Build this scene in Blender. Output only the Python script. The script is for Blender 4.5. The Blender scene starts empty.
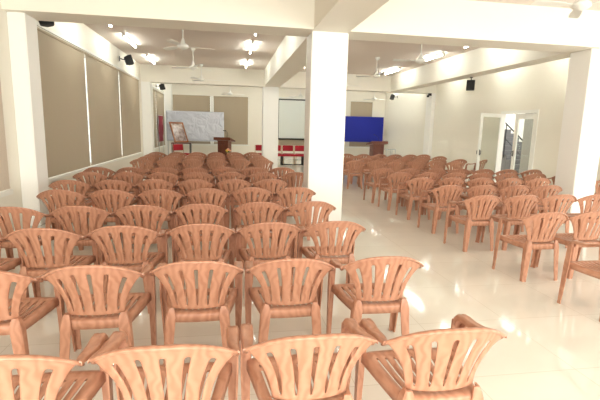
import bpy, bmesh, math, random
from mathutils import Vector, Matrix
random.seed(7)
S = bpy.context.scene
COL = S.collection
PI = math.pi

# ------------------------------------------------------------------ helpers
def srgb(r, g, b):
    f = lambda c: (c/255/12.92) if c/255 <= .04045 else ((c/255+.055)/1.055)**2.4
    return (f(r), f(g), f(b), 1)

def mat(name, col, rough=.5, metal=0, noise=None, bump=0, emit=None, strength=0, trans=0, coat=0):
    m = bpy.data.materials.new(name); m.use_nodes = True
    nt = m.node_tree; b = nt.nodes['Principled BSDF']
    b.inputs['Base Color'].default_value = col
    b.inputs['Roughness'].default_value = rough
    b.inputs['Metallic'].default_value = metal
    if coat: b.inputs['Coat Weight'].default_value = coat
    if trans: b.inputs['Transmission Weight'].default_value = trans
    if emit:
        b.inputs['Emission Color'].default_value = emit
        b.inputs['Emission Strength'].default_value = strength
    if noise:
        sc, amt = noise
        tc = nt.nodes.new('ShaderNodeTexCoord'); n = nt.nodes.new('ShaderNodeTexNoise')
        n.inputs['Scale'].default_value = sc; n.inputs['Detail'].default_value = 4
        nt.links.new(tc.outputs['Object'], n.inputs['Vector'])
        mr = nt.nodes.new('ShaderNodeMapRange')
        mr.inputs['To Min'].default_value = 1-amt; mr.inputs['To Max'].default_value = 1+amt
        nt.links.new(n.outputs['Fac'], mr.inputs['Value'])
        mx = nt.nodes.new('ShaderNodeVectorMath'); mx.operation = 'SCALE'
        mx.inputs[0].default_value = col[:3]
        nt.links.new(mr.outputs['Result'], mx.inputs['Scale'])
        nt.links.new(mx.outputs['Vector'], b.inputs['Base Color'])
        if bump:
            bp = nt.nodes.new('ShaderNodeBump'); bp.inputs['Strength'].default_value = bump
            bp.inputs['Distance'].default_value = .01
            nt.links.new(n.outputs['Fac'], bp.inputs['Height'])
            nt.links.new(bp.outputs['Normal'], b.inputs['Normal'])
    return m

def box(bm, x0, x1, y0, y1, z0, z1, M=None):
    v = [bm.verts.new(Vector(p)) for p in ((x0,y0,z0),(x1,y0,z0),(x1,y1,z0),(x0,y1,z0),(x0,y0,z1),(x1,y0,z1),(x1,y1,z1),(x0,y1,z1))]
    if M is not None:
        for q in v: q.co = M @ q.co
    for f in ((0,3,2,1),(4,5,6,7),(0,1,5,4),(1,2,6,5),(2,3,7,6),(3,0,4,7)): bm.faces.new([v[i] for i in f])
    return v

def loft(bm, rings, closed=True, caps=True):
    R = [[bm.verts.new(Vector(p)) for p in r] for r in rings]
    n = len(R[0])
    for a, b in zip(R, R[1:]):
        for i in range(n if closed else n-1):
            j = (i+1) % n
            bm.faces.new((a[i], a[j], b[j], b[i]))
    if caps and closed:
        bm.faces.new(R[0][::-1]); bm.faces.new(R[-1])
    return R

def tube(bm, pts, rad, n=8, sx=1, sy=1):
    pts = [Vector(p) for p in pts]; rings = []; ref = None
    for i, p in enumerate(pts):
        t = (pts[min(i+1, len(pts)-1)] - pts[max(i-1, 0)]).normalized()
        if ref is None:
            ref = Vector((0,0,1)) if abs(t.z) < .9 else Vector((0,1,0))
        a = t.cross(ref).normalized(); b = a.cross(t).normalized(); ref = b
        r = rad[i] if isinstance(rad, (list, tuple)) else rad
        rings.append([p + a*(math.cos(k*2*PI/n)*r*sx) + b*(math.sin(k*2*PI/n)*r*sy) for k in range(n)])
    loft(bm, rings)

def lathe(bm, prof, n=20, c=(0,0,0)):
    rings = [[(c[0]+r*math.cos(2*PI*k/n), c[1]+r*math.sin(2*PI*k/n), c[2]+z) for k in range(n)] for r, z in prof]
    loft(bm, rings)

def obj(name, bm, m, parent=None, smooth=False, bevel=0, loc=None, ang=40, subd=0, solid=0):
    bmesh.ops.recalc_face_normals(bm, faces=bm.faces[:])
    if bevel:
        bmesh.ops.bevel(bm, geom=[e for e in bm.edges if e.is_manifold and e.calc_face_angle(0) > .6], offset=bevel, segments=2, affect='EDGES', clamp_overlap=True)
    me = bpy.data.meshes.new(name)
    if smooth or bevel:
        for f in bm.faces: f.smooth = True
        for e in bm.edges:
            if e.is_manifold and e.calc_face_angle(0) > math.radians(ang): e.smooth = False
    bm.to_mesh(me); bm.free()
    me.materials.append(m)
    o = bpy.data.objects.new(name, me); COL.objects.link(o)
    if parent: o.parent = parent
    if loc: o.location = loc
    if solid or subd:
        if solid:
            md = o.modifiers.new('s', 'SOLIDIFY'); md.thickness = solid; md.offset = 0
        if subd:
            md = o.modifiers.new('d', 'SUBSURF'); md.levels = subd; md.render_levels = subd
        dg = bpy.context.evaluated_depsgraph_get()
        new = bpy.data.meshes.new_from_object(o.evaluated_get(dg))
        o.modifiers.clear(); o.data = new; new.name = name
        for p in new.polygons: p.use_smooth = True
    return o

def tag(o, label=None, cat=None, group=None, kind=None):
    if label: o['label'] = label
    if cat: o['category'] = cat
    if group: o['group'] = group
    if kind: o['kind'] = kind
    return o

def thing(name, label, cat, loc=(0,0,0), rz=0, group=None):
    o = bpy.data.objects.new(name, None); COL.objects.link(o)
    o.empty_display_size = .1
    o.location = loc; o.rotation_euler = (0,0,rz)
    return tag(o, label, cat, group)

def dup(root, loc, rz, label, group=None):
    r = root.copy(); COL.objects.link(r); r.location = loc; r.rotation_euler = (0,0,rz)
    r['label'] = label
    if group: r['group'] = group
    for ch in list(root.children):
        c = ch.copy(); COL.objects.link(c); c.parent = r
        for g in list(ch.children):
            d = g.copy(); COL.objects.link(d); d.parent = c
    return r

def struct(name, bm, m, parent=None, **k):
    o = obj(name, bm, m, parent, **k)
    if parent is None: o['kind'] = 'structure'
    return o

def B(*a):
    bm = bmesh.new()
    for q in a: box(bm, *q)
    return bm

# ------------------------------------------------------------------ materials
CREAM = mat('cream_paint', srgb(241,235,221), .55, noise=(3,.015))
PILLAR = mat('white_pillar_paint', srgb(247,244,238), .5, noise=(3,.012))
CEIL = mat('ceiling_paint', srgb(226,213,203), .7, noise=(2,.015))
WHITE = mat('white_paint', srgb(242,240,232), .45, noise=(4,.01))
BLIND = mat('blind_fabric', srgb(174,159,137), .8, noise=(160,.07))
BLINDG = mat('pale_blind_fabric', srgb(205,190,172), .85, noise=(120,.16), bump=.2)
BLACK = mat('black_plastic', srgb(14,14,15), .65, noise=(60,.1))
DARKM = mat('dark_metal', srgb(38,38,40), .4, .6, noise=(30,.1))
STEEL = mat('steel', srgb(190,190,188), .3, .9, noise=(20,.03))
FANW = mat('fan_enamel', srgb(235,233,225), .35, noise=(8,.02))
RED = mat('red_upholstery', srgb(165,18,38), .8, noise=(80,.1))
TANM = mat('tan_frame', srgb(190,160,120), .4, .3, noise=(30,.05))
MAROON = mat('maroon_cloth', srgb(128,20,42), .8, noise=(60,.1))
BLUE = mat('blue_felt', srgb(5,26,142), .75, noise=(90,.08))
SCREEN = mat('screen_fabric', srgb(226,230,224), .8, noise=(50,.01))
GOLDF = mat('gilt_wood', srgb(148,90,46), .35, noise=(25,.25))
LEAF = mat('leaf', srgb(80,110,50), .5, noise=(40,.2))
PINK = mat('peach_petals', srgb(235,175,150), .6, noise=(40,.1))
YELL = mat('yellow_petals', srgb(225,185,60), .6, noise=(40,.1))
STAIR = mat('dark_granite', srgb(92,92,92), .35, noise=(90,.2))
GREYW = mat('grey_wall', srgb(150,148,142), .6, noise=(6,.03))
TUBE = mat('tube_glow', srgb(245,255,245), .3, emit=(.95,1,.93,1), strength=62)

def wood(name, c1, c2, rough, scale, rand=True, coat=0):
    m = bpy.data.materials.new(name); m.use_nodes = True
    nt = m.node_tree; b = nt.nodes['Principled BSDF']; L = nt.links.new
    tc = nt.nodes.new('ShaderNodeTexCoord'); oi = nt.nodes.new('ShaderNodeObjectInfo')
    add = nt.nodes.new('ShaderNodeVectorMath'); add.operation = 'ADD'
    sc = nt.nodes.new('ShaderNodeVectorMath'); sc.operation = 'SCALE'
    sc.inputs[0].default_value = (13.1, 7.7, 5.3)
    L(oi.outputs['Random'], sc.inputs['Scale'])
    L(tc.outputs['Object'], add.inputs[0])
    if rand: L(sc.outputs['Vector'], add.inputs[1])
    n = nt.nodes.new('ShaderNodeTexNoise'); n.inputs['Scale'].default_value = 5; n.inputs['Detail'].default_value = 2
    L(add.outputs['Vector'], n.inputs['Vector'])
    w = nt.nodes.new('ShaderNodeTexWave'); w.inputs['Scale'].default_value = scale
    w.bands_direction = 'X'
    w.inputs['Distortion'].default_value = 11; w.inputs['Detail'].default_value = 2; w.inputs['Detail Scale'].default_value = .9
    L(add.outputs['Vector'], w.inputs['Vector'])
    mx = nt.nodes.new('ShaderNodeMath'); mx.operation = 'MULTIPLY'
    L(n.outputs['Fac'], mx.inputs[0]); L(w.outputs['Fac'], mx.inputs[1])
    cr = nt.nodes.new('ShaderNodeValToRGB')
    cr.color_ramp.elements[0].color = c1; cr.color_ramp.elements[1].color = c2
    cr.color_ramp.elements[0].position = .05; cr.color_ramp.elements[1].position = .55
    L(mx.outputs['Value'], cr.inputs['Fac']); L(cr.outputs['Color'], b.inputs['Base Color'])
    b.inputs['Roughness'].default_value = rough
    if coat: b.inputs['Coat Weight'].default_value = coat
    return m
PLASTIC = wood('woodgrain_plastic', srgb(188,137,111), srgb(172,119,93), .36, 7)
PODIUM = wood('polished_teak', srgb(108,52,32), srgb(82,36,22), .3, 6)
PODIUM2 = wood('mahogany_veneer', srgb(122,72,62), srgb(98,56,48), .35, 6)

def floor_mat():
    m = bpy.data.materials.new('glossy_tile'); m.use_nodes = True
    nt = m.node_tree; b = nt.nodes['Principled BSDF']; L = nt.links.new
    tc = nt.nodes.new('ShaderNodeTexCoord')
    br = nt.nodes.new('ShaderNodeTexBrick'); br.offset = 0; br.squash = 1
    br.inputs['Scale'].default_value = 1
    br.inputs['Brick Width'].default_value = .8; br.inputs['Row Height'].default_value = .8
    br.inputs['Mortar Size'].default_value = .003; br.inputs['Mortar Smooth'].default_value = .3
    br.inputs['Color1'].default_value = srgb(227,222,211); br.inputs['Color2'].default_value = srgb(224,218,206)
    br.inputs['Mortar'].default_value = srgb(206,198,182)
    L(tc.outputs['Object'], br.inputs['Vector'])
    n = nt.nodes.new('ShaderNodeTexNoise'); n.inputs['Scale'].default_value = 2.5; n.inputs['Detail'].default_value = 6
    L(tc.outputs['Object'], n.inputs['Vector'])
    mr = nt.nodes.new('ShaderNodeMapRange'); mr.inputs['To Min'].default_value = .95; mr.inputs['To Max'].default_value = 1.04
    L(n.outputs['Fac'], mr.inputs['Value'])
    s = nt.nodes.new('ShaderNodeVectorMath'); s.operation = 'SCALE'
    L(br.outputs['Color'], s.inputs[0]); L(mr.outputs['Result'], s.inputs['Scale'])
    L(s.outputs['Vector'], b.inputs['Base Color'])
    b.inputs['Roughness'].default_value = .09
    b.inputs['Specular IOR Level'].default_value = .6
    return m
FLOOR = floor_mat()

def glass_mat():
    m = bpy.data.materials.new('clear_glass'); m.use_nodes = True
    nt = m.node_tree; nt.nodes.remove(nt.nodes['Principled BSDF'])
    out = nt.nodes['Material Output']
    tr = nt.nodes.new('ShaderNodeBsdfTransparent'); tr.inputs['Color'].default_value = (.94,.96,.94,1)
    gl = nt.nodes.new('ShaderNodeBsdfGlossy'); gl.inputs['Roughness'].default_value = .02
    lw = nt.nodes.new('ShaderNodeLayerWeight'); lw.inputs['Blend'].default_value = .5
    pw = nt.nodes.new('ShaderNodeMath'); pw.operation = 'POWER'; pw.inputs[1].default_value = 4
    ad = nt.nodes.new('ShaderNodeMath'); ad.operation = 'MULTIPLY_ADD'; ad.inputs[1].default_value = .6; ad.inputs[2].default_value = .03
    mx = nt.nodes.new('ShaderNodeMixShader')
    nt.links.new(lw.outputs['Facing'], pw.inputs[0]); nt.links.new(pw.outputs[0], ad.inputs[0])
    nt.links.new(ad.outputs[0], mx.inputs['Fac'])
    nt.links.new(tr.outputs[0], mx.inputs[1]); nt.links.new(gl.outputs[0], mx.inputs[2])
    nt.links.new(mx.outputs[0], out.inputs['Surface'])
    return m
GLASS = glass_mat()

def foil_mat():
    m = bpy.data.materials.new('glossy_grey_sheet'); m.use_nodes = True
    nt = m.node_tree; b = nt.nodes['Principled BSDF']; L = nt.links.new
    b.inputs['Base Color'].default_value = srgb(206,208,218); b.inputs['Roughness'].default_value = .14
    tc = nt.nodes.new('ShaderNodeTexCoord'); n = nt.nodes.new('ShaderNodeTexNoise')
    n.inputs['Scale'].default_value = 2.6; n.inputs['Detail'].default_value = 1.5; n.inputs['Distortion'].default_value = 1.5
    L(tc.outputs['Object'], n.inputs['Vector'])
    bp = nt.nodes.new('ShaderNodeBump'); bp.inputs['Strength'].default_value = 1; bp.inputs['Distance'].default_value = .08
    L(n.outputs['Fac'], bp.inputs['Height']); L(bp.outputs['Normal'], b.inputs['Normal'])
    return m
FOIL = foil_mat()

def picture_mat():
    # generic pale painting: mottled warm greys with a lighter blot low down
    m = bpy.data.materials.new('faded_painting'); m.use_nodes = True
    nt = m.node_tree; b = nt.nodes['Principled BSDF']; L = nt.links.new
    tc = nt.nodes.new('ShaderNodeTexCoord'); n = nt.nodes.new('ShaderNodeTexNoise')
    n.inputs['Scale'].default_value = 6; n.inputs['Detail'].default_value = 5
    L(tc.outputs['Object'], n.inputs['Vector'])
    cr = nt.nodes.new('ShaderNodeValToRGB')
    cr.color_ramp.elements[0].color = srgb(120,96,92); cr.color_ramp.elements[0].position = .3
    cr.color_ramp.elements[1].color = srgb(205,192,186); cr.color_ramp.elements[1].position = .68
    L(n.outputs['Fac'], cr.inputs['Fac']); L(cr.outputs['Color'], b.inputs['Base Color'])
    b.inputs['Roughness'].default_value = .15
    return m
PICT = picture_mat()

# ------------------------------------------------------------------ room shell
XL, XR, Y0, YE, ZC = -3.2, 8.5, -3.6, 22.85, 3.83
YB1, YB2, ZB = 7.2, 17.0, 3.21

struct('floor', B((XL-.2, XR+.2, Y0-.2, YE+.2, -.2, 0)), FLOOR)
struct('ceiling', B((XL-.2, XR+.2, Y0-.2, YE+.2, ZC, ZC+.1)), CEIL)

def wall(name, axis, pos, thick, lo, hi, holes, m=CREAM):
    """wall as boxes around rectangular openings; holes = (a0,a1,z0,z1) sorted along the wall"""
    bm = bmesh.new(); p0, p1 = sorted((pos, pos+thick))
    def add(a0, a1, z0, z1):
        if a1-a0 < 1e-4 or z1-z0 < 1e-4: return
        if axis == 'x': box(bm, p0, p1, a0, a1, z0, z1)
        else: box(bm, a0, a1, p0, p1, z0, z1)
    cur = lo
    for a0, a1, z0, z1 in holes:
        add(cur, a0, 0, ZC); add(a0, a1, 0, z0); add(a0, a1, z1, ZC); cur = a1
    add(cur, hi, 0, ZC)
    return struct(name, bm, m)

ZW0, ZW1 = .64, 3.2
LW = [(-2.6, 6.8), (7.75, 16.4), (17.6, 22.6)]
wall('wall_left', 'x', XL, -.2, Y0, YE, [(a, b, ZW0, ZW1) for a, b in LW])
EW = [(-2.78, 1.02), (2.62, 4.9), (6.53, 7.75)]
wall('wall_far', 'y', YE, .2, XL-.2, XR+.2, [(a, b, .72, 3.18) for a, b in EW])
DY0, DY1, DZ = 10.74, 12.36, 2.28
RW = [(-2.8, 6.6, .7, 3.1), (DY0, DY1, 0, DZ)]
wall('wall_right', 'x', XR, .08, Y0, YE, RW)
BW = [(-2.6, 1.0), (2.2, 8.0)]
wall('wall_back', 'y', Y0, -.2, XL-.2, XR+.2, [(a, b, .5, 3.2) for a, b in BW])

def window(n, axis, pos, a0, a1, z0, z1, splits):
    """white frame with mullions, sill and glass"""
    bm = bmesh.new(); g = bmesh.new(); t = .05
    def fb(b, u0, u1, w0, w1, d0, d1):
        if axis == 'x': box(b, pos+d0, pos+d1, u0, u1, w0, w1)
        else: box(b, u0, u1, pos+d0, pos+d1, w0, w1)
    fb(bm, a0, a1, z0, z0+t, -.03, .03); fb(bm, a0, a1, z1-t, z1, -.03, .03)
    for u in [a0+t/2] + splits + [a1-t/2]: fb(bm, u-t/2, u+t/2, z0+t, z1-t, -.03, .03)
    o = struct('window_%d' % n, bm, WHITE)
    us = [a0+t] + splits + [a1-t]
    for u0, u1 in zip(us, us[1:]):
        g = bmesh.new(); fb(g, u0, u1, z0+t, z1-t, -.004, .004)
        obj('pane', g, GLASS, o)
    return o
window(1, 'x', XL-.12, LW[0][0], LW[0][1], ZW0, ZW1, [.5, 3.6])
window(2, 'x', XL-.12, LW[1][0], LW[1][1], ZW0, ZW1, [9.1, 12.0, 15.0])
window(3, 'x', XL-.12, LW[2][0], LW[2][1], ZW0, ZW1, [18.8, 21.3])
window(4, 'y', YE+.12, EW[0][0], EW[0][1], .72, 3.18, [-.85])
window(5, 'y', YE+.12, EW[1][0], EW[1][1], .72, 3.18, [3.8])
window(6, 'y', YE+.12, EW[2][0], EW[2][1], .72, 3.18, [])
window(7, 'x', XR+.04, RW[0][0], RW[0][1], .7, 3.1, [0.3, 3.4])  # unseen window, put in for light from the right
window(8, 'y', Y0-.12, BW[0][0], BW[0][1], .5, 3.2, [-.8])  # unseen back window, put in to light the near bay
window(9, 'y', Y0-.12, BW[1][0], BW[1][1], .5, 3.2, [4.1, 6.1])  # wider unseen back window, added for the same foreground light

# white mullion posts and sills showing between the blinds
n = 0
def trim(bm, m=WHITE):
    global n
    n += 1
    return struct('trim_%d' % n, bm, m)
trim(B((XL, XL+.05, 7.7, 16.45, ZW0-.05, ZW0), (XL, XL+.05, 17.55, 22.6, ZW0-.05, ZW0), (XL, XL+.05, Y0, 6.85, ZW0-.07, ZW0)))
trim(B((XL, XL+.05, 7.7, 16.45, ZW1+.03, ZW1+.08), (XL, XL+.05, 17.55, 22.6, ZW1+.03, ZW1+.08)))
trim(B((-2.8, 1.1, YE-.05, YE, .66, .72), (2.6, 4.95, YE-.05, YE, .66, .72), (5.6, 8.2, YE-.05, YE, .66, .72)))
trim(B((-.92, -.77, YE-.03, YE+.1, .72, 3.18)))

# beams and pillars
bm = B((XL, XR, YB1-.12, YB1+.5, ZB, ZC)); struct('beam', bm, CREAM)
bm = B((XL, XR, YB2, YB2+.5, ZB, ZC)); struct('beam', bm, CREAM)
bm = B((1.36, 1.96, Y0, YB1-.12, ZB, ZC)); struct('beam', bm, CREAM)
bm = B((1.36, 1.96, YB1+.5, YB2, ZB, ZC)); struct('beam', bm, CREAM)
bm = B((6.5, 6.96, YB1+.5, YB2, ZB, ZC)); struct('beam', bm, CREAM)
def pillar(x0, x1, y0, y1, top=ZB):
    struct('pillar', B((x0, x1, y0, y1, 0, top)), PILLAR, bevel=.012)
pillar(1.355, 1.975, YB1, YB1+.5)
pillar(XL, -2.955, YB1, YB1+.42)
pillar(6.6, 7.08, YB1, YB1+.52)
pillar(1.33, 1.94, YB2, YB2+.5)
pillar(XL, -2.86, YB2, YB2+.5)
pillar(8.33, XR, YB2, YB2+.5)
pillar(XL, -2.8, YE-.3, YE, ZC)

trim(B((XR-.07, XR, 7.7, DY0-.02, 0, ZC), (XR-.07, XR, DY1+.02, 12.95, 0, ZC), (XR-.07, XR, DY0-.02, DY1+.02, DZ+.03, ZC)), CREAM)
for nm, q in (('baseboard_left', (XL, XL+.012, 7.62, YB2, 0, .1)), ('baseboard_right', (XR-.012, XR, 12.96, YB2, 0, .1)), ('baseboard_far', (-2.8, XR, YE-.012, YE, 0, .1))):
    struct(nm, B(q), WHITE)

# ------------------------------------------------------------------ doorway and staircase beyond it
fr = bmesh.new()
xa, xb = XR-.09, XR+.04
box(fr, xa, xb, DY0-.02, DY0+.05, 0, DZ+.03); box(fr, xa, xb, DY1-.05, DY1+.02, 0, DZ+.03); box(fr, xa, xb, DY0+.05, DY1-.05, DZ-.05, DZ+.03)
struct('trim_%d' % (n+1), fr, WHITE); n += 1

def door_leaf(num, w, h, loc, rz, s):
    """glazed white leaf; local x runs from hinge, y is thickness"""
    bm = bmesh.new(); t = .02
    box(bm, 0, s, -t, t, 0, h); box(bm, w-s, w, -t, t, 0, h)
    box(bm, s, w-s, -t, t, h-s, h); box(bm, s, w-s, -t, t, 0, .16)
    d = struct('door_%d' % num, bm, WHITE, bevel=.004)
    d.location = loc; d.rotation_euler = (0,0,rz)
    obj('pane', B((s, w-s, -.004, .004, .16, h-s)), GLASS, d)
    hb = bmesh.new()
    box(hb, w-.075, w-.04, -t-.008, t+.008, .95, 1.12)
    tube(hb, [(w-.055, -t-.05, .98), (w-.055, -t-.05, 1.09)], .009); tube(hb, [(w-.055, t+.05, .98), (w-.055, t+.05, 1.09)], .009)
    for zz in (.985, 1.085): tube(hb, [(w-.055, -t-.05, zz), (w-.055, t+.05, zz)], .007)
    obj('door_handle', hb, DARKM, d)
    return d
# open leaf swung into the hall, and the closed leaf
door_leaf(1, 1.03, 2.22, (XR-.06, DY1-.03, .01), math.atan2(-.36, -.96), .11)
door_leaf(2, .93, 2.2, (XR-.03, DY0+.055, .01), PI/2, .15)

# landing, walls and stair outside
struct('floor_landing', B((XR+.2, 13.2, 7.5, 18.5, -.2, 0)), FLOOR)
struct('wall_landing', B((13.0, 13.2, 7.5, 18.5, 0, 3.9), (XR+.2, 13.2, 18.3, 18.5, 0, 3.9)), WHITE)
struct('wall_stair', B((10.0, 10.2, 10.6, 13.38, 0, 3.9)), GREYW)
st = thing('staircase', 'dark grey staircase with black railing seen through the open door', 'staircase', (10.5, 13.75, 0))
for i in range(11):
    sb = bmesh.new()
    box(sb, 0, 1.3, .28*i, .28*i+.28, 0, .165*(i+1))
    obj('step', sb, STAIR, st, bevel=.01)
rl = bmesh.new()
p = lambda k, h: (-.02, .28*k+.14, .165*(k+1)+h)
tube(rl, [p(0,1.17), p(10,1.17)], .028); tube(rl, [p(0,.62), p(10,.62)], .014)
for k in range(0, 11, 2): tube(rl, [p(k,-.1), p(k,1.17)], .02)
obj('railing', rl, DARKM, st)

# ------------------------------------------------------------------ the plastic armchair
def chair_proto():
    t = thing('plastic_armchair', 'x', 'chair')
    # backrest: fan-shaped shell with five slots, plus a rolled top rail
    bm = bmesh.new()
    HW = lambda v: .170 + .114*v**2.1
    ztop = lambda u: .797 - .098*abs(u)**2.4
    def P(u, v):
        x = u*HW(v); z = .445 + (ztop(u)-.445)*v
        bow = .035 + .077*v
        y = -.205 - .105*v**1.15 + bow*u*u
        return Vector((x, y, z))
    sl = [-.77, -.385, 0, .385, .77]
    def us(v):
        s = (.0030 + .0078*v)/HW(v)
        L = [-1.0]
        prev = -1.0
        for c in sl:
            L += [(prev + c - s)/2, c-s, c+s]; prev = c+s
        return L + [(prev+1)/2, 1.0]
    vs = [0, .04, .07, .24, .44, .64, .80, .84, .92, 1.0]
    G = [[bm.verts.new(P(u, v)) for u in us(v)] for v in vs]
    slot = {3*k+2 for k in range(5)}
    for r in range(len(vs)-1):
        for c in range(len(G[0])-1):
            if c in slot and 2 <= r <= 6: continue
            bm.faces.new((G[r][c], G[r][c+1], G[r+1][c+1], G[r+1][c]))
    back = obj('backrest', bm, PLASTIC, t, solid=.009, subd=1)
    rb = bmesh.new(); rb.from_mesh(back.data)
    path = []; N = 28
    for i in range(N+1):
        u = -1.03 + 2.06*i/N
        q = P(max(-1, min(1, u)), 1.0)
        if abs(u) > 1: q = q + Vector((math.copysign(.006, u), .012, -.004))
        if i in (0, N): q = q + Vector((-math.copysign(.008, u), .026, -.024))
        path.append(q + Vector((0, -.006, .001)))
    rings = []
    for i, q in enumerate(path):
        tn = (path[min(i+1, N)] - path[max(i-1, 0)]).normalized()
        a = tn.cross(Vector((0,0,1))).normalized(); b = a.cross(tn).normalized()
        k = 1 if 2 < i < N-2 else .9
        rings.append([q + a*(math.cos(h*PI/4)*.017*k) + b*(math.sin(h*PI/4)*.0085) for h in range(8)])
    loft(rb, rings)
    for f in rb.faces: f.smooth = True
    rb.to_mesh(back.data); rb.free()
    # seat: slotted, dished, with a skirt all round
    bm = bmesh.new()
    def Q(u, w):
        hw = .185 + .075*w
        y = -.205 + .415*w + .012*(1-u*u)*(1 if w > .5 else -1)
        z = .418 - .014*(1-u*u)*math.sin(PI*w) + .012*w*w
        if w > .93: z -= .012
        return Vector((u*hw, y, z))
    cs = [-.80+.2*k for k in range(9)]
    ul = [-1.0, -.93]
    for c in cs: ul += [c-.028, c+.028]
    ul += [.93, 1.0]
    ws = [0, .08, .16, .36, .6, .82, .92, 1.0]
    G = [[bm.verts.new(Q(u, w)) for u in ul] for w in ws]
    sset = {2+2*k for k in range(9)}
    for r in range(len(ws)-1):
        for c in range(len(ul)-1):
            if c in sset and 2 <= r <= 4: continue
            bm.faces.new((G[r][c], G[r][c+1], G[r+1][c+1], G[r+1][c]))
    loop = G[0][:] + [g[-1] for g in G[1:]] + G[-1][-2::-1] + [g[0] for g in G[-2:0:-1]]
    prev = loop
    for dz, gr in ((.012, 1.012), (.055, 1.02)):
        new = [bm.verts.new(Vector((v.co.x*gr, v.co.y*gr, v.co.z-dz))) for v in loop]
        for i in range(len(loop)):
            j = (i+1) % len(loop)
            bm.faces.new((prev[i], new[i], new[j], prev[j]))
        prev = new
    obj('seat', bm, PLASTIC, t, solid=.006).data
    for sg in (-1, 1):
        # armrest: flows from the rail end forward and turns down into the front leg
        pts = [(.285,-.205,.698,.012,.009), (.278,-.135,.682,.020,.012), (.271,-.05,.658,.026,.013), (.268,.03,.645,.029,.014),
               (.267,.09,.645,.030,.015), (.266,.130,.640,.030,.017), (.266,.153,.615,.031,.020), (.266,.158,.585,.029,.018)]
        bm = bmesh.new(); rings = []
        V = [Vector((sg*a, b, c)) for a, b, c, _, _ in pts]
        for i, q in enumerate(V):
            tn = (V[min(i+1, len(V)-1)] - V[max(i-1, 0)]).normalized()
            a = Vector((1, 0, 0)); a = (a - tn*a.dot(tn)).normalized(); b = a.cross(tn).normalized()
            w, h = pts[i][3], pts[i][4]
            ring = [(-1,-.9),(-.82,-1),(-.78,.1),(.78,.1),(.82,-1),(1,-.9),(1,.3),(.8,.85),(.35,1),(0,.85),(-.35,1),(-.8,.85),(-1,.3)]
            up = b if b.z > 0 or i >= 6 else -b
            if i >= 6: up = Vector((0, 1, 0)) - tn*tn.y; up.normalize()
            rings.append([q + a*(x*w) + up*(y*h) for x, y in ring])
        loft(bm, rings)
        obj('armrest', bm, PLASTIC, t, smooth=True, ang=50)
        def Lleg(sec):
            """hollow angle-section leg: one wall on the outer side, one on the outward (front or rear) face"""
            bm = bmesh.new(); rings = []
            for (x, y, z, wx, wy, dr) in sec:
                k = .010
                # outer corner at (x+wx/2, y+dr*wy/2); walls run inward in x and toward the seat in y
                ox, oy = x + wx/2, y + dr*wy/2
                c = .008
                pr = [(ox-c, oy), (ox, oy-dr*c), (ox, oy-dr*wy), (ox-k, oy-dr*wy), (ox-k, oy-dr*k), (ox-wx, oy-dr*k), (ox-wx, oy)]
                rings.append([Vector((sg*px, py, z)) for px, py in pr])
            loft(bm, rings)
            obj('leg', bm, PLASTIC, t, smooth=True, ang=35)
        Lleg([(.267,.150,.612,.058,.056,1), (.267,.158,.52,.056,.062,1), (.268,.168,.40,.054,.066,1), (.266,.190,.2,.046,.056,1), (.264,.212,0,.038,.044,1)])
        Lleg([(.166,-.200,.462,.030,.036,-1), (.168,-.200,.435,.050,.052,-1), (.171,-.200,.39,.066,.060,-1), (.185,-.208,.22,.060,.054,-1), (.204,-.222,0,.046,.042,-1)])
    return t

C0 = chair_proto()
ORD = ['first','second','third','fourth','fifth','sixth','seventh','eighth','ninth','tenth','eleventh','twelfth','thirteenth']
def settle(rows, k0):
    # rail heights read a touch high: bring the far rows forward a little, and keep neighbours from biting into each other
    out = []
    for r, row in enumerate(rows):
        row = [[x, y - (.007*y if r >= k0 else 0)] for x, y in row]
        for _ in range(40):
            for a, b in zip(row, row[1:]):
                d = .603 - (b[0]-a[0])
                if d > 0: a[0] -= d/2; b[0] += d/2
        out.append(row)
    return out
_used = [False]
def put_chair(x, yrail, rz, label, group):
    loc = (x, yrail + .305, 0)
    if not _used[0]:
        _used[0] = True
        C0.location = loc; C0.rotation_euler = (0,0,rz); C0['label'] = label; C0['group'] = group
        return C0
    return dup(C0, loc, rz, label, group)

LEFT = [
 [(-.865,1.55),(-.25,1.555),(.35,1.57),(.97,1.555)],
 [(-1.43,2.54),(-.82,2.565),(-.20,2.595),(.41,2.59),(1.05,2.585)],
 [(-2.09,3.52),(-1.48,3.55),(-.875,3.60),(-.24,3.635),(.365,3.66),(.985,3.68)],
 [(-2.12,4.49),(-1.51,4.52),(-.91,4.55),(-.305,4.61),(.35,4.71),(.96,4.74)],
 [(-2.08,5.70),(-1.49,5.70),(-.89,5.74),(-.30,5.83),(.32,5.93),(.96,5.97)],
 [(-2.32,6.70),(-1.72,6.75),(-1.13,6.82),(-.52,6.84),(.07,6.89),(.67,6.92)],
 [(-2.39,7.88),(-1.75,7.88),(-1.16,7.90),(-.57,7.92),(.04,7.98),(.65,8.03),(1.28,8.08)],
 [(-2.46,8.76),(-1.90,8.80),(-1.29,8.88),(-.68,8.94),(-.09,9.00),(.50,9.04),(1.13,9.07)],
 [(-2.11,11.04),(-1.51,11.10),(-.92,11.17),(-.32,11.26),(.28,11.33),(.89,11.40)],
 [(-2.15,12.05),(-1.54,12.12),(-.95,12.20),(-.35,12.28),(.25,12.36),(.86,12.44)],
 [(-2.18,13.05),(-1.56,13.15),(-.98,13.24),(-.38,13.35),(.22,13.45),(.83,13.56)],
 [(-2.22,14.00),(-1.60,14.13),(-1.01,14.27),(-.41,14.42),(.19,14.57),(.80,14.72)],
]
gl = 'brown plastic armchairs of the left block'
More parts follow.
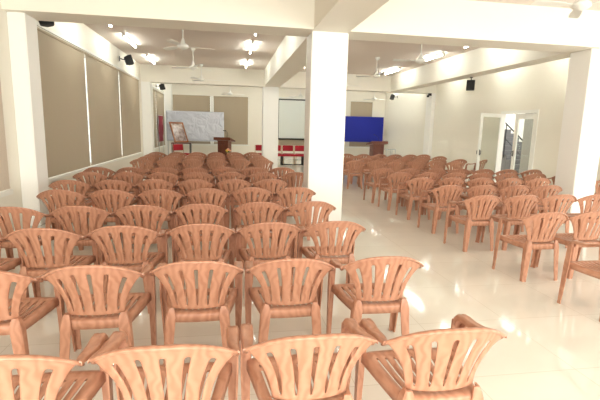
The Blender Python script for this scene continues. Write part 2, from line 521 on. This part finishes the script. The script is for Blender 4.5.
for r, row in enumerate(settle(LEFT, 4)):
    k = len(row)
    for i, (x, y) in enumerate(row):
        seat = k-1-i
        lab = 'brown plastic armchair, left block, %s row from the camera, %s' % (ORD[r], 'aisle seat' if seat == 0 else ORD[seat] + ' seat from the aisle')
        put_chair(x, y, random.uniform(-.015, .015), lab, gl)

RIGHT = [
 [(3.46,2.98)],
 [(3.44,4.02),(4.06,4.06)],
 [(3.42,5.20),(4.04,5.22),(4.66,5.26),(5.26,5.28)],
 [(3.48,6.23),(4.08,6.25),(4.68,6.26),(5.28,6.27)],
 [(3.51,7.30),(4.11,7.30),(4.71,7.30),(5.31,7.29),(5.92,7.30),(7.50,7.35)],
 [(3.48,8.22),(4.08,8.22),(4.66,8.21),(5.27,8.21),(5.88,8.21),(6.53,8.18),(7.20,8.15)],
 [(3.42,9.10),(4.05,9.10),(4.67,9.10),(5.28,9.10),(5.92,9.10),(6.47,9.09),(7.16,9.10)],
 [(3.48,11.40),(4.08,11.40),(4.68,11.45),(5.28,11.45),(5.88,11.48),(6.50,11.5)],
 [(3.48,12.45),(4.10,12.45),(4.70,12.5),(5.30,12.5),(5.90,12.52),(6.52,12.54),(7.20,12.50)],
 [(3.50,13.5),(4.12,13.5),(4.72,13.55),(5.30,13.55),(5.92,13.6),(6.52,13.65),(7.28,13.95)],
 [(3.55,14.6),(4.17,14.65),(4.73,14.6),(5.28,14.6),(5.91,14.65),(6.45,14.7),(7.15,14.95)],
]
gr = 'brown plastic armchairs of the right block'
for r, row in enumerate(settle(RIGHT, 0)):
    for i, (x, y) in enumerate(row):
        lab = 'brown plastic armchair, right block, %s row from the camera, %s' % (ORD[r], 'aisle seat' if i == 0 else ORD[i] + ' seat from the aisle')
        if (r, i) == (4, 5): lab = 'brown plastic armchair on the far right, half hidden behind the right pillar'
        put_chair(x, y, random.uniform(-.015, .02), lab, gr)
put_chair(7.86, 12.32, .5, 'brown plastic armchair turned sideways behind the open glass door leaf', gr)

# ------------------------------------------------------------------ blinds
def blind(axis, pos, a0, a1, z0, z1, label, m=BLIND, group='roller blinds over the windows'):
    c = (a0+a1)/2; w = (a1-a0)/2
    if axis == 'x': t = thing('roller_blind', label, 'blind', (pos, c, z0), PI/2, group)
    else: t = thing('roller_blind', label, 'blind', (c, pos, z0), 0, group)
    bm = bmesh.new(); N = 14
    rings = []
    for i in range(N+1):
        x = -w + 2*w*i/N; d = .004*math.sin(i*1.7)
        rings.append([(x, d-.002, .03), (x, d+.002, .03), (x, d+.002, z1-z0-.03), (x, d-.002, z1-z0-.03)])
    loft(bm, rings)
    obj('fabric', bm, m, t, smooth=True)
    bm = bmesh.new(); box(bm, -w, w, -.012, .012, 0, .03); obj('bottom_bar', bm, m, t)
    bm = bmesh.new(); tube(bm, [(-w, 0, z1-z0-.025), (w, 0, z1-z0-.025)], .025); obj('roller', bm, m, t, smooth=True)
    return t
blind('x', XL+.035, .6, 6.78, .66, 3.15, 'pale mottled blind at the left edge, before the left pillar', BLINDG)
blind('x', XL+.035, 7.65, 10.5, .66, 3.2, 'tan roller blind on the left wall just behind the near pillar')
blind('x', XL+.035, 10.62, 13.5, .66, 3.2, 'tan roller blind on the left wall, middle of three between the pillars')
blind('x', XL+.035, 13.63, 16.4, .66, 3.2, 'tan roller blind on the left wall, farthest of three between the pillars')
blind('x', XL+.035, 17.6, 20.0, .66, 3.15, 'tan roller blind on the left wall past the second pillar, nearer one')
blind('x', XL+.035, 20.12, 22.5, .66, 3.15, 'tan roller blind on the left wall behind the maroon banner')
blind('y', YE-.04, -2.78, -.93, .74, 3.18, 'tan roller blind on the far wall, left window behind the grey sheet')
blind('y', YE-.04, -.76, 1.0, .74, 3.18, 'tan roller blind on the far wall, right of the grey sheet')
blind('y', YE-.04, 2.62, 4.9, .74, 3.15, 'tan roller blind on the far wall behind the projection screen')
blind('y', YE-.04, 6.53, 7.75, .74, 3.15, 'tan roller blind on the far wall behind the blue board')

# ------------------------------------------------------------------ tube lights
def tube_light(x, y, label, zc=ZC, L=1.45):
    t = thing('tube_light', label, 'light', (x, y, zc), PI/2, 'fluorescent tube lights on the ceiling')
    obj('batten', B((-L/2, L/2, -.02, .02, -.045, 0)), FANW, t)
    bm = bmesh.new(); tube(bm, [(-L/2+.02, 0, -.075), (L/2-.02, 0, -.075)], .016, 10); obj('lamp', bm, TUBE, t, smooth=True)
    for s in (-1, 1):
        obj('lamp_holder', B((s*L/2-.018, s*L/2+.018, -.022, .022, -.1, 0)), FANW, t)
    return t
names = {7.75: 'added unseen behind the right beam', -2.55: 'along the left wall', .62: 'left of the middle beam', 2.58: 'right of the middle beam', 5.9: 'along the right beam'}  # tubes behind the right beam are unseen, added to brighten the right wall
rowsL = {9.72: 'nearest, just behind the near cross beam', 12.25: 'second back', 15.35: 'third back, before the far cross beam', 18.9: 'unseen just beyond the far cross beam', 21.2: 'farthest, unseen above the stage end'}  # last two rows are unseen, added to brighten the far wall
for x in names:
    for y in rowsL:
        tube_light(x, y, 'white tube light %s, %s' % (names[x], rowsL[y]))

# ------------------------------------------------------------------ ceiling fans
def fan_proto(rod):
    t = thing('ceiling_fan', 'x', 'fan', (0,0,0), 0, 'white ceiling fans')
    bm = bmesh.new(); lathe(bm, [(.02,0),(.065,-.005),(.06,-.04),(.025,-.09),(.014,-.1)]); obj('canopy', bm, FANW, t, smooth=True)
    bm = bmesh.new(); tube(bm, [(0,0,-.08),(0,0,-rod)], .014, 10); obj('rod', bm, FANW, t, smooth=True)
    bm = bmesh.new()
    lathe(bm, [(.016,.0-rod+.16),(.03,-rod+.13),(.05,-rod+.06),(.075,-rod+.04),(.115,-rod+.015),(.12,-rod-.025),(.09,-rod-.05),(.05,-rod-.065),(.01,-rod-.08)], 24)
    obj('motor', bm, FANW, t, smooth=True)
    for k in range(3):
        a = 2*PI*k/3
        M = Matrix.Rotation(a, 4, 'Z') @ Matrix.Translation((0,0,-rod-.01)) @ Matrix.Rotation(math.radians(10), 4, 'X')
        bm = bmesh.new()
        rings = []
        for r, w in ((.13,.028),(.22,.03),(.25,.055),(.45,.068),(.62,.066),(.66,.05)):
            rings.append([M @ Vector((r, -w, -.003)), M @ Vector((r, w, -.003)), M @ Vector((r, w, .003)), M @ Vector((r, -w, .003))])
        loft(bm, rings); obj('blade', bm, FANW, t)
    return t
FAN = fan_proto(.53)
fans = [(-.95,9.75,.5,.2,'white ceiling fan nearest on the left, just behind the near cross beam'),
 (-1.0,13.1,.5,.75,'white ceiling fan second on the left, over the middle rows'),
 (-.96,16.25,.5,0.0,'white ceiling fan third on the left, before the far cross beam'),
 (4.52,9.95,.5,.9,'white ceiling fan nearest on the right, before the tube light'),
 (4.49,12.98,.5,.35,'white ceiling fan second on the right, over the middle rows'),
 (4.36,16.1,.5,.15,'white ceiling fan third on the right, beside the near pillar edge'),
 (4.52,5.2,.5,.98,'white ceiling fan at the top right corner, nearest the camera')]
for i, (x, y, rod, rz, lab) in enumerate(fans):
    if i == 0: FAN.location = (x, y, ZC); FAN.rotation_euler = (0,0,rz); FAN['label'] = lab
    else: dup(FAN, (x, y, ZC), rz, lab)
FAN2 = fan_proto(.70)
for i, (x, y, rz, lab) in enumerate([(.07,20.2,.1,'small white ceiling fan in front of the far left window blinds'),
 (3.34,20.25,.3,'white ceiling fan in front of the projection screen top'),
 (6.93,20.2,.05,'white ceiling fan above the blue board near the far right corner')]):
    if i == 0: FAN2.location = (x, y, ZC); FAN2.rotation_euler = (0,0,rz); FAN2['label'] = lab
    else: dup(FAN2, (x, y, ZC), rz, lab)

# ------------------------------------------------------------------ wall speakers
def speaker(loc, rz, tilt, label, wallside=True):
    t = thing('wall_speaker', label, 'speaker', loc, rz, 'black speakers fixed high in the hall')
    # local +y points into the wall / mount, -y is the grille
    M = Matrix.Rotation(tilt, 4, 'X')
    bm = bmesh.new()
    rings = [[M @ Vector(p) for p in r] for r in (
        [(-.11,-.1,-.14),(.11,-.1,-.14),(.11,-.1,.14),(-.11,-.1,.14)],
        [(-.11,.0,-.14),(.11,.0,-.14),(.11,.0,.14),(-.11,.0,.14)],
        [(-.075,.1,-.11),(.075,.1,-.11),(.075,.1,.11),(-.075,.1,.11)])]
    loft(bm, rings); obj('cabinet', bm, BLACK, t, bevel=.008)
    bm = bmesh.new(); box(bm, -.095, .095, -.108, -.099, -.125, .125, M); obj('grille', bm, BLACK, t)
    bm = bmesh.new()
    if wallside:
        tube(bm, [(0,.08,0),(0,.2,.02),(0,.25,.02)], .014); box(bm, -.03, .03, .24, .26, -.05, .09)
    else:
        tube(bm, [(0,.03,.1),(0,.05,.24)], .012); box(bm, -.04, .04, .01, .09, .225, .24)
    obj('bracket', bm, DARKM, t)
    return t
speaker((XL+.22, 7.98, 3.33), PI/2+.35, -.3, 'black speaker at top left, cut off by the near cross beam')
speaker((XL+.26, 13.9, 3.52), PI/2+.35, -.3, 'black speaker on the left wall above the second blind gap')
speaker((XL+.26, 20.4, 3.33), PI/2+.35, -.3, 'black speaker on the left wall beyond the second pillar')
speaker((6.85, 11.62, 2.96), -PI/2+1.0, -.2, 'black speaker hanging below the right beam before the door', False)
speaker((XR-.26, 21.2, 3.33), -PI/2-.35, -.3, 'black speaker high on the right wall beside the far corner')
t = thing('wall_bracket', 'small dark empty bracket under the far beam by the right wall', 'bracket', (8.2, 16.95, 3.1))
obj('arm', B((-.06,.06,-.05,.04,.0,.1)), DARKM, t); obj('clamp', B((-.12,-.04,-.04,.02,-.06,.02)), DARKM, t)

# ------------------------------------------------------------------ things at the far end
# glossy grey sheet stretched on a frame
t = thing('display_sheet', 'large glossy grey sheet stretched on a frame before the far wall', 'display board', (-1.64, 22.3, 0))
bm = bmesh.new(); NX, NZ = 40, 20
G = [[bm.verts.new((-1.41+2.82*i/NX, .012*math.sin(i*.7+j*.4)*math.sin(j*.5), .90+1.46*j/NZ)) for i in range(NX+1)] for j in range(NZ+1)]
for j in range(NZ):
    for i in range(NX): bm.faces.new((G[j][i], G[j][i+1], G[j+1][i+1], G[j+1][i]))
obj('sheet', bm, FOIL, t, solid=.006)
obj('frame', B((-1.41,1.41,.02,.05,.88,.92),(-1.41,1.41,.02,.05,2.32,2.36),(-1.41,-1.37,.02,.05,.92,2.32),(1.37,1.41,.02,.05,.92,2.32)), STEEL, t)
for s in (-1, 1):
    bm = bmesh.new(); tube(bm, [(s*1.36,.05,.9),(s*1.36,.05,.02)], .02); box(bm, s*1.36-.03, s*1.36+.03, -.28, .28, 0, .03); obj('leg', bm, STEEL, t)

# projection screen hung on the far wall
t = thing('projection_screen', 'white projection screen with black border on the far wall', 'screen', (3.8, 22.68, 0))
obj('surface', B((-1.2,1.2,-.006,.0,1.12,3.13)), SCREEN, t)
obj('border', B((-1.28,-1.19,-.012,.002,1.09,3.16),(1.19,1.28,-.012,.002,1.09,3.16),(-1.19,1.19,-.012,.002,3.09,3.16)), BLACK, t)
bm = bmesh.new(); tube(bm, [(-1.28,0,1.08),(1.28,0,1.08)], .04); obj('bottom_bar', bm, BLACK, t, smooth=True)
obj('casing', B((-1.32,1.32,-.03,.06,3.16,3.24)), FANW, t, bevel=.01)
for s in (-1.1, 1.1):
    bm = bmesh.new(); tube(bm, [(s,0,3.23),(s,0,ZC)], .006); obj('hanger', bm, FANW, t)

# blue board
t = thing('notice_board', 'plain deep blue felt board standing before the far right window', 'display board', (7.1, 22.3, 0))
obj('felt_panel', B((-1.1,1.12,-.015,.015,1.03,2.33)), BLUE, t)
obj('frame', B((-1.12,1.14,-.02,.02,1.01,1.03),(-1.12,1.14,-.02,.02,2.33,2.35),(-1.12,-1.1,-.02,.02,1.03,2.33),(1.12,1.14,-.02,.02,1.03,2.33)), BLUE, t)
for x in (-1.0, 1.0):
    bm = bmesh.new(); tube(bm, [(x,.03,2.2),(x,.03,.02)], .018); box(bm, x-.03, x+.03, -.25, .25, 0, .03); obj('leg', bm, STEEL, t)

# roll-up maroon banner by the left wall
t = thing('standing_banner', 'narrow maroon cloth banner on a thin metal stand by the left wall', 'banner', (-3.07, 20.65, 0), -.03)
bm = bmesh.new(); rings = []
for i in range(11):
    z = .9 + 1.16*i/10
    rings.append([(-.004+.01*math.sin(i), -.55,z),(.004+.01*math.sin(i),-.55,z),(.004-.01*math.sin(i),.55,z),(-.004-.01*math.sin(i),.55,z)])
loft(bm, rings); obj('cloth', bm, MAROON, t, smooth=True)
bm = bmesh.new()
for y in (-.5, .5): tube(bm, [(-.01,y,2.08),(-.01,y,.02)], .012)
tube(bm, [(-.01,-.57,2.07),(-.01,.57,2.07)], .012)
for y in (-.5, .5): tube(bm, [(-.1,y,.015),(.1,y,.015)], .013)
obj('stand', bm, STEEL, t)

# tall stand with the framed picture leaning on it
t = thing('display_table', 'tall narrow table carrying the leaning framed picture', 'table', (-2.05, 19.55, 0), 0)
obj('tabletop', B((-.42,.42,-.3,.3,.86,.9)), PODIUM, t, bevel=.006)
for sx in (-1,1):
    for sy in (-1,1):
        obj('leg', B((sx*.38-.018, sx*.38+.018, sy*.26-.018, sy*.26+.018, 0, .86)), DARKM, t)
bm = bmesh.new()
for sx in (-1,1): box(bm, sx*.38-.012, sx*.38+.012, -.242, .242, .2, .23)
obj('stretcher', bm, DARKM, t)
t = thing('framed_picture', 'gilt framed picture leaning back on the tall table, turned to the right', 'picture', (-2.02, 19.40, .912), math.radians(42))
M = Matrix.Rotation(-math.radians(25), 4, 'X')
W2, H = .36, .96
bm = bmesh.new()
for q in ((-W2,-W2+.07,-.02,.02,0,H),(W2-.07,W2,-.02,.02,0,H),(-W2+.07,W2-.07,-.02,.02,0,.07),(-W2+.07,W2-.07,-.02,.02,H-.07,H)): box(bm, *q, M)
obj('frame', bm, GOLDF, t, bevel=.006)
bm = bmesh.new(); box(bm, -W2+.07, W2-.07, -.006, .006, .07, H-.07, M); obj('painting', bm, PICT, t)
bm = bmesh.new(); tube(bm, [M @ Vector((0,.02,.7)), (0,.42,.0)], .014); obj('strut', bm, DARKM, t)

# podiums
def podium(loc, rz, m, label, h=1.16, w=.32, d=.24, mic=2):
    t = thing('podium', label, 'podium', loc, rz)
    bm = bmesh.new()
    rings = [[(-a,-b,z),(a,-b,z),(a,b,z),(-a,b,z)] for a, b, z in ((w-.02,d,.08),(w-.04,d-.02,.2),(w-.04,d-.02,h-.18),(w,d,h-.1))]
    loft(bm, rings); obj('body', bm, m, t, bevel=.008)
    obj('plinth', B((-w-.02,w+.02,-d-.03,d+.03,0,.08)), m, t, bevel=.01)
    bm = bmesh.new()
    # sloping reading top, high towards the audience, with an overhanging apron
    loft(bm, [[(x,-d-.08,h-.12),(x,-d-.08,h),(x,d+.08,h-.14),(x,d+.08,h-.20)] for x in (-w-.1, w+.1)])
    obj('top', bm, m, t, bevel=.008)
    bm = bmesh.new(); box(bm, -w+.1, w-.1, -d+.008, -d+.022, .3, h-.3); obj('panel', bm, m, t, bevel=.006)
    for k in range(mic):
        s = 1.2 if k else .6
        bm = bmesh.new()
        pts = [(s*.12, 0, h-.06), (s*.12, 0, h+.06), (s*.12-.02, .03, h+.16), (s*.12-.08, .08, h+.24), (s*.12-.14, .12, h+.27)]
        tube(bm, pts, [.012,.008,.007,.007,.008]); tube(bm, [pts[-1], (pts[-1][0]-.05, .14, h+.27)], [.016,.014])
        obj('microphone', bm, DARKM, t, smooth=True)
    return t
podium((-.17, 18.5, 0), -.38, PODIUM, 'dark brown wooden podium with two thin microphones, left of the hall', 1.2, .27, .23, 2)
podium((6.62, 18.6, 0), .12, PODIUM2, 'reddish brown wooden podium before the blue board, right of the hall', 1.17, .30, .22, 1)

# flowers on a slim stand before the left podium
t = thing('flower_arrangement', 'peach and yellow flower bunch on a slim stand before the left podium', 'flowers', (-.02, 17.75, 0))
bm = bmesh.new(); lathe(bm, [(.13,0),(.13,.02),(.025,.04),(.02,.5),(.05,.55),(.06,.6),(.005,.6)], 14); obj('stand', bm, TANM, t, smooth=True)
bm = bmesh.new()
for i in range(14):
    a = i*2.4; r = .02+.1*(i/14)
    tube(bm, [(0,0,.56),(r*.6*math.cos(a), r*.6*math.sin(a), .62),(r*1.4*math.cos(a), r*1.4*math.sin(a), .63+.05*(i%3))], [.012,.022,.004], 6, 1, .4)
obj('leaves', bm, LEAF, t, smooth=True)
for i in range(9):
    a = i*2.4; r = .10*math.sqrt(i/9); bm = bmesh.new()
    c = (r*math.cos(a), r*math.sin(a), .74-.9*r)
    lathe(bm, [(.008,-.03),(.03,-.015),(.045,.01),(.04,.03),(.026,.026),(.02,.035),(.004,.03)], 10, c)
    obj('flower', bm, YELL if i in (4, 6, 7) else PINK, t, smooth=True)

# red padded chairs in a row
def red_proto():
    t = thing('padded_chair', 'x', 'chair', (0,0,0), 0, 'red padded chairs in a row at the far end')
    # faces -y
    obj('seat', B((-.24,.24,-.25,.2,.42,.5)), RED, t, bevel=.02)
    bm = bmesh.new(); N = 8
    loft(bm, [[(x, .235-.03*(1-(x/.24)**2)*-1, .60), (x, .275+.03*(1-(x/.24)**2), .60), (x, .295+.03*(1-(x/.24)**2), .86), (x, .255+.03*(1-(x/.24)**2), .86)] for x in [-.24+.48*i/N for i in range(N+1)]])
    obj('backrest', bm, RED, t, bevel=.012)
    for s in (-1, 1):
        bm = bmesh.new(); tube(bm, [(s*.262,.30,.86),(s*.262,.26,.6),(s*.262,.22,.44),(s*.255,.27,0)], .014); obj('rear_post', bm, TANM, t, smooth=True)
        bm = bmesh.new(); tube(bm, [(s*.255,-.22,.45),(s*.255,-.25,0)], .014); obj('leg', bm, TANM, t, smooth=True)
        bm = bmesh.new(); tube(bm, [(s*.258,.235,.43),(s*.256,-.225,.43)], .012); obj('side_rail', bm, TANM, t, smooth=True)
    return t
RC = red_proto()
reds = [(1.45,19.3,'leftmost red padded chair, left of the far pillar'), (2.12,19.3,'red padded chair just right of the far pillar'),
 (2.69,19.3,'red padded chair below the projection screen, second from the far pillar'), (3.26,19.3,'red padded chair below the projection screen, beside the near pillar'),
 (4.97,19.3,'red padded chair peeping out right of the near pillar')]
for i, (x, y, lab) in enumerate(reds):
    if i == 0: RC.location = (x, y, 0); RC['label'] = lab
    else: dup(RC, (x, y, 0), 0, lab)
dup(RC, (-1.93, 18.55, 0), .75, 'red padded chair standing below the framed picture')
t = thing('bench', 'low bench with a red cushion and black legs before the red chairs', 'bench', (2.78, 18.72, 0))
obj('cushion', B((-.72,.72,-.2,.2,.42,.5)), RED, t, bevel=.02)
for s in (-1,1):
    obj('leg', B((s*.47-.04, s*.47+.04, -.17, .17, .03, .42)), BLACK, t, bevel=.006)
obj('stretcher', B((-.43,.43,-.02,.02,.03,.07)), BLACK, t)

# small metal stand with a glass side
t = thing('side_table', 'small grey metal side table beside the reddish podium', 'table', (7.28, 18.75, 0))
bm = bmesh.new()
for sx in (-.22,.22):
    for sy in (-.2,.2): tube(bm, [(sx,sy,0),(sx,sy,.8)], .014)
for z in (.25, .8):
    for sy in (-.2,.2): tube(bm, [(-.22,sy,z),(.22,sy,z)], .014)
    for sx in (-.22,.22): tube(bm, [(sx,-.2,z),(sx,.2,z)], .014)
tube(bm, [(0,-.2,.25),(0,-.2,.8)], .012)
obj('frame', bm, STEEL, t, smooth=True)
obj('glass_top', B((-.21,.21,-.19,.19,.80,.812)), GLASS, t)

# ------------------------------------------------------------------ light
w = bpy.data.worlds.new('World'); S.world = w; w.use_nodes = True
w.node_tree.nodes['Background'].inputs['Color'].default_value = (1, .98, .95, 1)
w.node_tree.nodes['Background'].inputs['Strength'].default_value = 2.0

def area(name, loc, direction, sx, sy, power, col):
    l = bpy.data.lights.new(name, 'AREA'); l.shape = 'RECTANGLE'; l.size = sx; l.size_y = sy; l.energy = power; l.color = col
    o = bpy.data.objects.new(name, l); COL.objects.link(o); o.location = loc
    o.rotation_euler = Vector(direction).to_track_quat('-Z', 'Y').to_euler()
    return o
DAY = (1, .985, .97)
area('fill_back_left', (-.8, Y0-.35, 1.9), (0,1,-.05), 3.5, 2.6, 500, DAY)  # added lamp outside an unseen back window, stands in for daylight
area('fill_back_right', (5.1, Y0-.35, 1.9), (0,1,-.05), 5.7, 2.6, 440, DAY)  # second added lamp at the unseen back windows, brightens the near bay
area('fill_right', (XR+.4, 1.9, 1.9), (-1,0,-.05), 9.0, 2.3, 230, DAY)  # added lamp at the unseen right window, lights the floor from the side
area('daylight_stair', (11.2, 13.5, 5.0), (0,0,-1), 3, 5, 350, (1,1,1))

# ------------------------------------------------------------------ camera
cam = bpy.data.cameras.new('Camera'); co = bpy.data.objects.new('Camera', cam); COL.objects.link(co)
yaw, pitch, roll, F = .1679, .1653, .02449, 425.7
cy, sy, cp, sp = math.cos(yaw), math.sin(yaw), math.cos(pitch), math.sin(pitch)
f = Vector((sy*cp, cy*cp, -sp)); r = Vector((cy, -sy, 0)); u = r.cross(f)
r2 = r*math.cos(roll) + u*math.sin(roll); u2 = -r*math.sin(roll) + u*math.cos(roll)
Mx = Matrix((r2, u2, -f)).transposed().to_4x4(); Mx.translation = (0, 0, 1.62)
co.matrix_world = Mx
cam.sensor_width = 36; cam.lens = F/600*36; cam.clip_start = .05; cam.clip_end = 200
S.camera = co
S.view_settings.view_transform = 'Standard'; S.view_settings.look = 'None'
S.view_settings.gamma = 1; S.view_settings.use_curve_mapping = False
S.view_settings.exposure = 0.0
